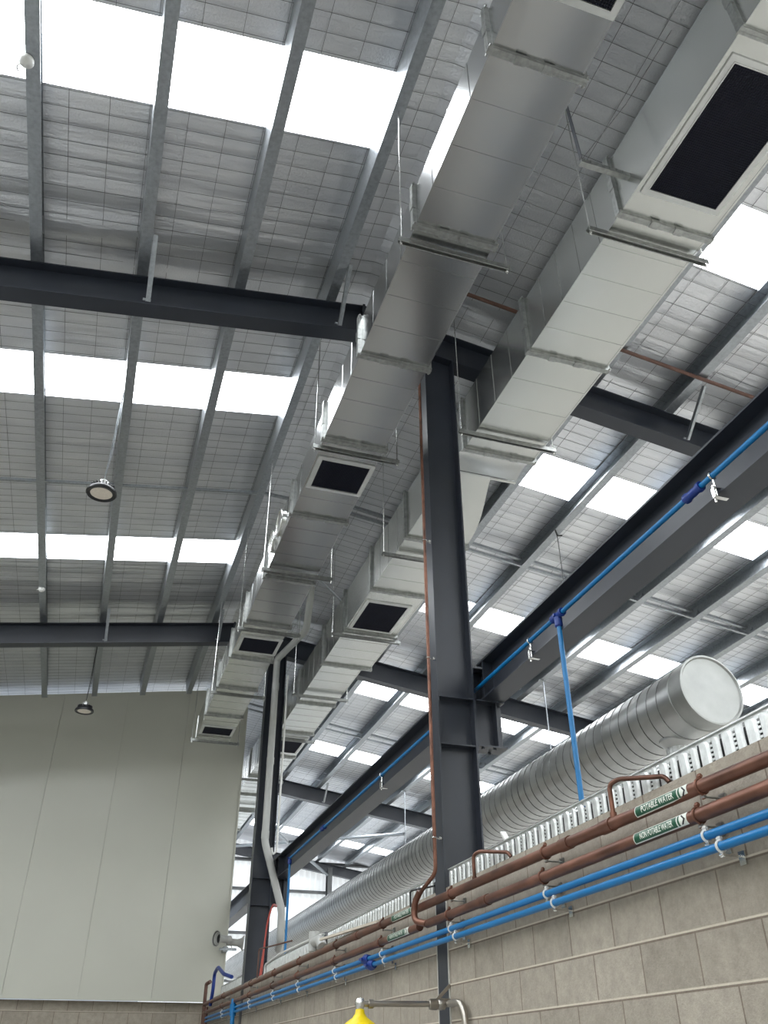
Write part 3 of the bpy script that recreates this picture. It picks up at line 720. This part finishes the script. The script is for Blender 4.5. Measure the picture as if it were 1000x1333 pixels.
# cream slat lying on the tray and pvc offcut
mb = MB(); mb.bar((2.30, 9.05, 1.10), (2.33, 7.3, 1.035), .03, .02); mb.build('cream_slat', M['beige'], None, 'cream painted slat lying along the wall top against the tray', 'slat')
mb = MB(); mb.cyl((2.33, 9.45, 1.035), (2.33, 9.45, 1.22), .055, 16); mb.tube(bend([(2.33, 9.45, 1.12), (2.33, 9.2, 1.12), (2.33, 9.1, 1.04)], .06), .05, 14)
mb.build('pvc_fitting', M['pvc'], None, 'short pale grey pvc pipe fitting standing on the wall top', 'pipe fitting')
mb = MB(); mb.tube(bend([(2.345, 12.05, 1.03), (2.345, 12.05, 1.15), (2.345, 11.2, 1.19), (2.345, 9.2, 1.165)], .08), .013, 8)
mb.build('white_conduit', M['white'], None, 'white conduit edging the tray beside the farther column', 'conduit')

# blue pipe on the beam and its drops
bp_ = thing('blue_pipe', (2.70, 8, 2.55), 'slim blue pipe running along the side of the charcoal beams', 'pipe')
mb = MB(); mb.tube([(2.70, y, 2.55) for y in (.9, 4, 8, 12.6)], .015, 16); mb.build('tube', M['blue'], bp_)
for y, s_ in ((4.515, 1), (3.0, 1), (10.7, .8)):
    mb = MB(); mb.lathe([(.017, -.07), (.027, -.07), (.029, -.05), (.022, -.03), (.024, 0), (.022, .03), (.029, .05), (.027, .07), (.017, .07)], (2.70, y, 2.55), (0, 1, 0), 20); mb.build('fitting', M['blue_dark'], bp_)
for y, zb_, lb in ((4.515, .95, 'blue pipe dropping from the near charcoal beam to behind the tray'), (12.56, .95, 'blue pipe dropping beside the downpipe at the far column')):
    dp = thing('blue_drop_pipe', (2.70, y, zb_), lb, 'pipe', 'blue drops from the beam'); mb = MB(); mb.tube([(2.70, y, 2.53), (2.705, y, zb_)], .0165, 16); mb.build('tube', M['blue'], dp)
    mb = MB(); mb.lathe([(.017, 0), (.028, 0), (.028, -.06), (.02, -.07)], (2.70, y, 2.535), (0, 0, 1), 18); mb.cyl((2.70, y, 2.55), (2.665, y, 2.55), .012, 10); mb.build('fitting', M['blue_dark'], dp)
for y, lb in ((2.84, 'beam clamp holding the blue pipe near the frame edge'), (4.93, 'beam clamp holding the blue pipe just before the near column'), (8.33, 'beam clamp holding the blue pipe between the two columns')):
    root = thing('beam_clamp', (2.72, y, 2.45), lb, 'clamp', 'beam clamps on the blue pipe')
    mb = MB(); mb.tube([(2.70 + .021 * math.cos(t), y, 2.55 + .021 * math.sin(t)) for t in [2 * PI * q / 16 for q in range(16)]], .005, 6, closed=True); mb.build('ring', M['zinc'], root)
    mb = MB(); mb.cyl((2.70, y, 2.53), (2.70, y, 2.42), .005, 6); mb.box(2.68, 2.76, y - .012, y + .012, 2.415, 2.421); mb.box(2.68, 2.686, y - .012, y + .012, 2.42, 2.475); mb.box(2.68, 2.735, y - .012, y + .012, 2.470, 2.476)
    mb.cyl((2.70, y + .015, 2.50), (2.70, y + .015, 2.40), .006, 6); mb.build('clamp_jaw', M['zinc'], root)

# ------------------------------------------------------------------ downpipe
dp = thing('downpipe', (2.47, 13.3, 1.6), 'pale grey plastic downpipe with elbows running down the farther column', 'downpipe')
path = [(2.60, 11.62, zc(2.6)), (2.60, 11.62, 6.25), (2.70, 12.3, 5.97), (2.46, 13.36, 5.88), (2.47, 13.36, 2.93), (2.79, 13.36, 1.99), (2.80, 13.36, 1.62), (2.83, 13.6, 1.50)]
mb = MB(); mb.tube(bend(path, .07), .055, 20); mb.build('pipe', M['pvc'], dp)
for a in ((2.465, 13.36, 5.45), (2.468, 13.36, 4.2), (2.47, 13.36, 3.08), (2.80, 13.36, 1.85)):
    mb = MB(); mb.cyl(a, (a[0], a[1], a[2] - .11), .060, 20); mb.build('socket', M['pvc'], dp)
mb = MB(); mb.tube(bend([(2.66, 13.35, 5.6), (2.66, 13.35, 2.80), (2.60, 13.35, 2.74), (2.58, 13.35, 2.84)], .03), .016, 10)
mb.build('white_conduit', M['white'], None, 'thin white conduit with a hooked end down the far column edge', 'conduit')

# ------------------------------------------------------------------ lamps and sensors
def highbay(x, y, z, label):
    root = thing('high_bay_lamp', (x, y, z), label, 'ceiling lamp', 'hanging high bay lamps')
    mb = MB(); mb.lathe([(.085, .085), (.095, .07), (.105, .055), (.142, .03), (.150, .012), (.150, -.004), (.142, -.012), (.108, -.004), (.108, .01)], (x, y, z), (0, 0, 1), 44); mb.build('housing', M['black'], root)
    mb = MB(); mb.lathe([(.0, -.001), (.109, -.001)], (x, y, z), (0, 0, 1), 40); mb.build('lens', M['lens'], root)
    mb = MB()
    for k in range(20):
        t = 2 * PI * k / 20; mb.obox((x + .085 * math.cos(t), y + .085 * math.sin(t), z + .06), (.032 * math.cos(t), .032 * math.sin(t), 0), (-.003 * math.sin(t), .003 * math.cos(t), 0), (0, 0, .028))
    mb.build('heat_sink', M['black'], root)
    mb = MB(); mb.lathe([(.0, .145), (.05, .14), (.055, .12), (.055, .08)], (x, y, z), (0, 0, 1), 24); mb.tube([(x, y, z + .14), (x - .012, y, z + .165), (x, y, z + .185), (x + .012, y, z + .165), (x, y, z + .145)], .004, 6); mb.build('driver_cap', M['alu'], root)
    mb = MB(); mb.tube([(x, y, z + .18), (x + .004, y, z + .6), (x, y, zp(x))], .005, 8); mb.tube([(x, y, z + .18), (x + .02, y + .01, z + .5), (x + .012, y, z + .9), (x + .008, y, zp(x) + .01)], .0035, 6); mb.build('cord', M['galv'] if y < 10 else M['black'], root)
highbay(-.505, 7.52, 4.84, 'larger hanging round black high bay lamp, high up before the bridging bar')
highbay(-.49, 14.2, 4.93, 'smaller hanging round black lamp against the white wall')
for x, y, r, lb in ((-1.39, 3.92, .052, 'small white dome sensor on the far left purlin near a bright skylight'), (-1.36, 12.25, .048, 'small white dome sensor on the far left purlin close to the second rafter')):
    root = thing('dome_sensor', (x, y, zp(x)), lb, 'sensor', 'white dome sensors'); z = zp(x)
    mb = MB(); mb.lathe([(.0, .0), (r, .0), (r * 1.05, -.02), (r * .9, -.035), (r * .6, -.05), (.0, -.06)], (x, y, z), (0, 0, 1), 28); mb.build('dome', M['white'], root)
    mb = MB(); mb.tube(bend([(x - .02, y + .02, z), (x - .07, y + .06, z - .01), (x - .07, y + .12, z + .03)], .03), .007, 8); mb.build('cable', M['white'], root)
# black cable hanging from a purlin
mb = MB(); mb.tube([(5.20, 8.45, zp(5.2)), (5.215, 8.47, zp(5.2) - .15), (5.21, 8.46, zp(5.2) - .7)], .006, 6); mb.tube([(5.12, 8.35, zp(5.1) - .01), (5.20, 8.45, zp(5.2) - .01), (5.28, 8.46, zp(5.3) + .03)], .01, 6)
mb.build('hanging_cable', M['black'], None, 'short black cable hanging from the purlin left of the beam', 'cable')

# ------------------------------------------------------------------ horn speakers on the white wall's edge
def horn(c, d, r, label):
    root = thing('horn_speaker', c, label, 'speaker', 'horn speakers'); c, d = Vector(c), Vector(d).normalized()
    mb = MB(); mb.lathe([(r, .20), (r * .94, .198), (r * .62, .16), (r * .42, .10), (r * .36, .03)], c, d, 32); mb.lathe([(r * 1.02, .205), (r * 1.02, .19), (r * .66, .155), (r * .47, .09), (r * .47, 0)], c, d, 32); mb.build('horn', M['horn'], root)
    mb = MB(); mb.lathe([(0, .0), (r * .5, .0), (r * .52, -.09), (r * .3, -.10), (0, -.10)], c, d, 24); mb.build('driver', M['horn'], root)
    mb = MB(); mb.lathe([(.0, .06), (r * .34, .05)], c, d, 20); mb.lathe([(r * .93, .1975), (r * .62, .158), (r * .40, .10)], c, d, 32); mb.build('throat', M['black'], root)
    mb = MB(); mb.bar(c + Vector((0, 0, -.02)), c + Vector((.0, .02, -.12)), .04, .008, (1, 0, 0)); mb.build('bracket', M['alu'], root)
horn((2.53, 16.75, 1.98), (-1, -.45, .0), .125, 'horn speaker facing the hall with a dark open mouth, on the white wall edge')
horn((2.66, 16.85, 1.95), (1, -.15, -.06), .125, 'horn speaker seen side on, pointing away from the white wall')
mb = MB(); mb.box(2.45, 2.75, 16.86, 16.90, 1.82, 1.86); mb.box(2.52, 2.60, 16.88, 17.10, 1.80, 1.88); mb.build('mounting_bracket', M['galv'], None, 'grey bracket arm under the two horn speakers', 'bracket')

# ------------------------------------------------------------------ safety shower
sh = thing('safety_shower', (2.33, 5.75, .36), 'yellow safety shower head on a stainless arm fixed to the near column', 'safety shower')
mb = MB(); mb.tube([(1.735, 5.75, .355), (2.34, 5.75, .362)], .017, 16)
mb.tube(bend([(2.27, 5.75, .362), (2.41, 5.74, .36), (2.42, 5.70, -.2)], .10, 10), .021, 16) if False else mb.tube(bend([(2.29, 5.70, .362), (2.30, 5.50, .36), (2.30, 5.46, .1), (2.30, 5.46, -H + .3)], .09, 10), .021, 16)
mb.build('arm', M['stainless'], sh)
mb = MB(); mb.lathe([(.018, -.02), (.03, -.015), (.032, .03), (.026, .04), (.032, .05), (.03, .085), (.018, .09)], (2.19, 5.75, .359), (1, 0, 0), 20); mb.lathe([(.018, 0), (.026, 0), (.026, .03), (.018, .03)], (1.775, 5.75, .355), (1, 0, 0), 18); mb.build('coupling', M['stainless'], sh)
mb = MB(); mb.lathe([(.0, .032), (.022, .026), (.031, .008), (.031, -.008), (.024, -.028), (.02, -.034)], (1.722, 5.75, .357), (0, 0, 1), 20); mb.build('elbow', M['zinc'], sh)
mb = MB(); mb.lathe([(.020, -.03), (.026, -.034), (.03, -.055), (.045, -.075), (.075, -.095), (.11, -.12), (.125, -.15), (.127, -.165), (.12, -.165), (.0, -.15)], (1.722, 5.75, .357), (0, 0, 1), 40); mb.build('shower_head', M['yellow'], sh)
mb = MB(); mb.bar((2.225, 5.76, .38), (2.335, 5.79, .47), .02, .005, (0, 1, 0)); mb.bar((2.225, 5.76, .38), (2.335, 5.79, .38), .006, .03); mb.build('brace', M['stainless'], sh)

mb = MB(); mb.bar((2.42, 5.02, 1.25), (2.40, 4.82, 1.06), .035, .012); mb.build('white_plate', M['white'], None, 'small white plate leaning on the wall top beside the near column', 'plate')
# strap beside the left duct near the downpipe
mb = MB(); mb.bar((2.07, 9.3, 5.35), (2.55, 9.6, 5.15), .03, .01); mb.build('diagonal_strap', M['galv'], None, 'short diagonal zinc strap between the two ducts near the downpipe top', 'strap')

# ------------------------------------------------------------------ camera, world
cam = bpy.data.cameras.new('camera'); co = bpy.data.objects.new('camera', cam); C.objects.link(co)
pt, yw, rl = 5.82950599e-01, 3.16816742e-01, -2.76782020e-03
fw = Vector((math.sin(yw) * math.cos(pt), math.cos(yw) * math.cos(pt), math.sin(pt))); rt = Vector((math.cos(yw), -math.sin(yw), 0)); up = rt.cross(fw)
c_, s_ = math.cos(rl), math.sin(rl); r2, u2 = c_ * rt + s_ * up, -s_ * rt + c_ * up
mt = Matrix((r2, u2, -fw)).transposed().to_4x4(); mt.translation = Vector((0, 0, H)); co.matrix_world = mt
cam.sensor_fit = 'VERTICAL'; cam.sensor_height = 36; cam.lens = 36 * 1107.858 / 1333; cam.clip_start = .02; cam.clip_end = 200
sc = bpy.context.scene; sc.camera = co
wd = bpy.data.worlds.new('sky'); sc.world = wd; wd.use_nodes = True
wd.node_tree.nodes['Background'].inputs[0].default_value = (.8, .9, 1, 1); wd.node_tree.nodes['Background'].inputs[1].default_value = .6
vs_ = sc.view_settings; vs_.view_transform = 'Standard'; vs_.look = 'None'; vs_.gamma = 1; vs_.exposure = 0.15; vs_.use_curve_mapping = False
for o in bpy.data.objects:
    if '_o' in o: del o['_o']
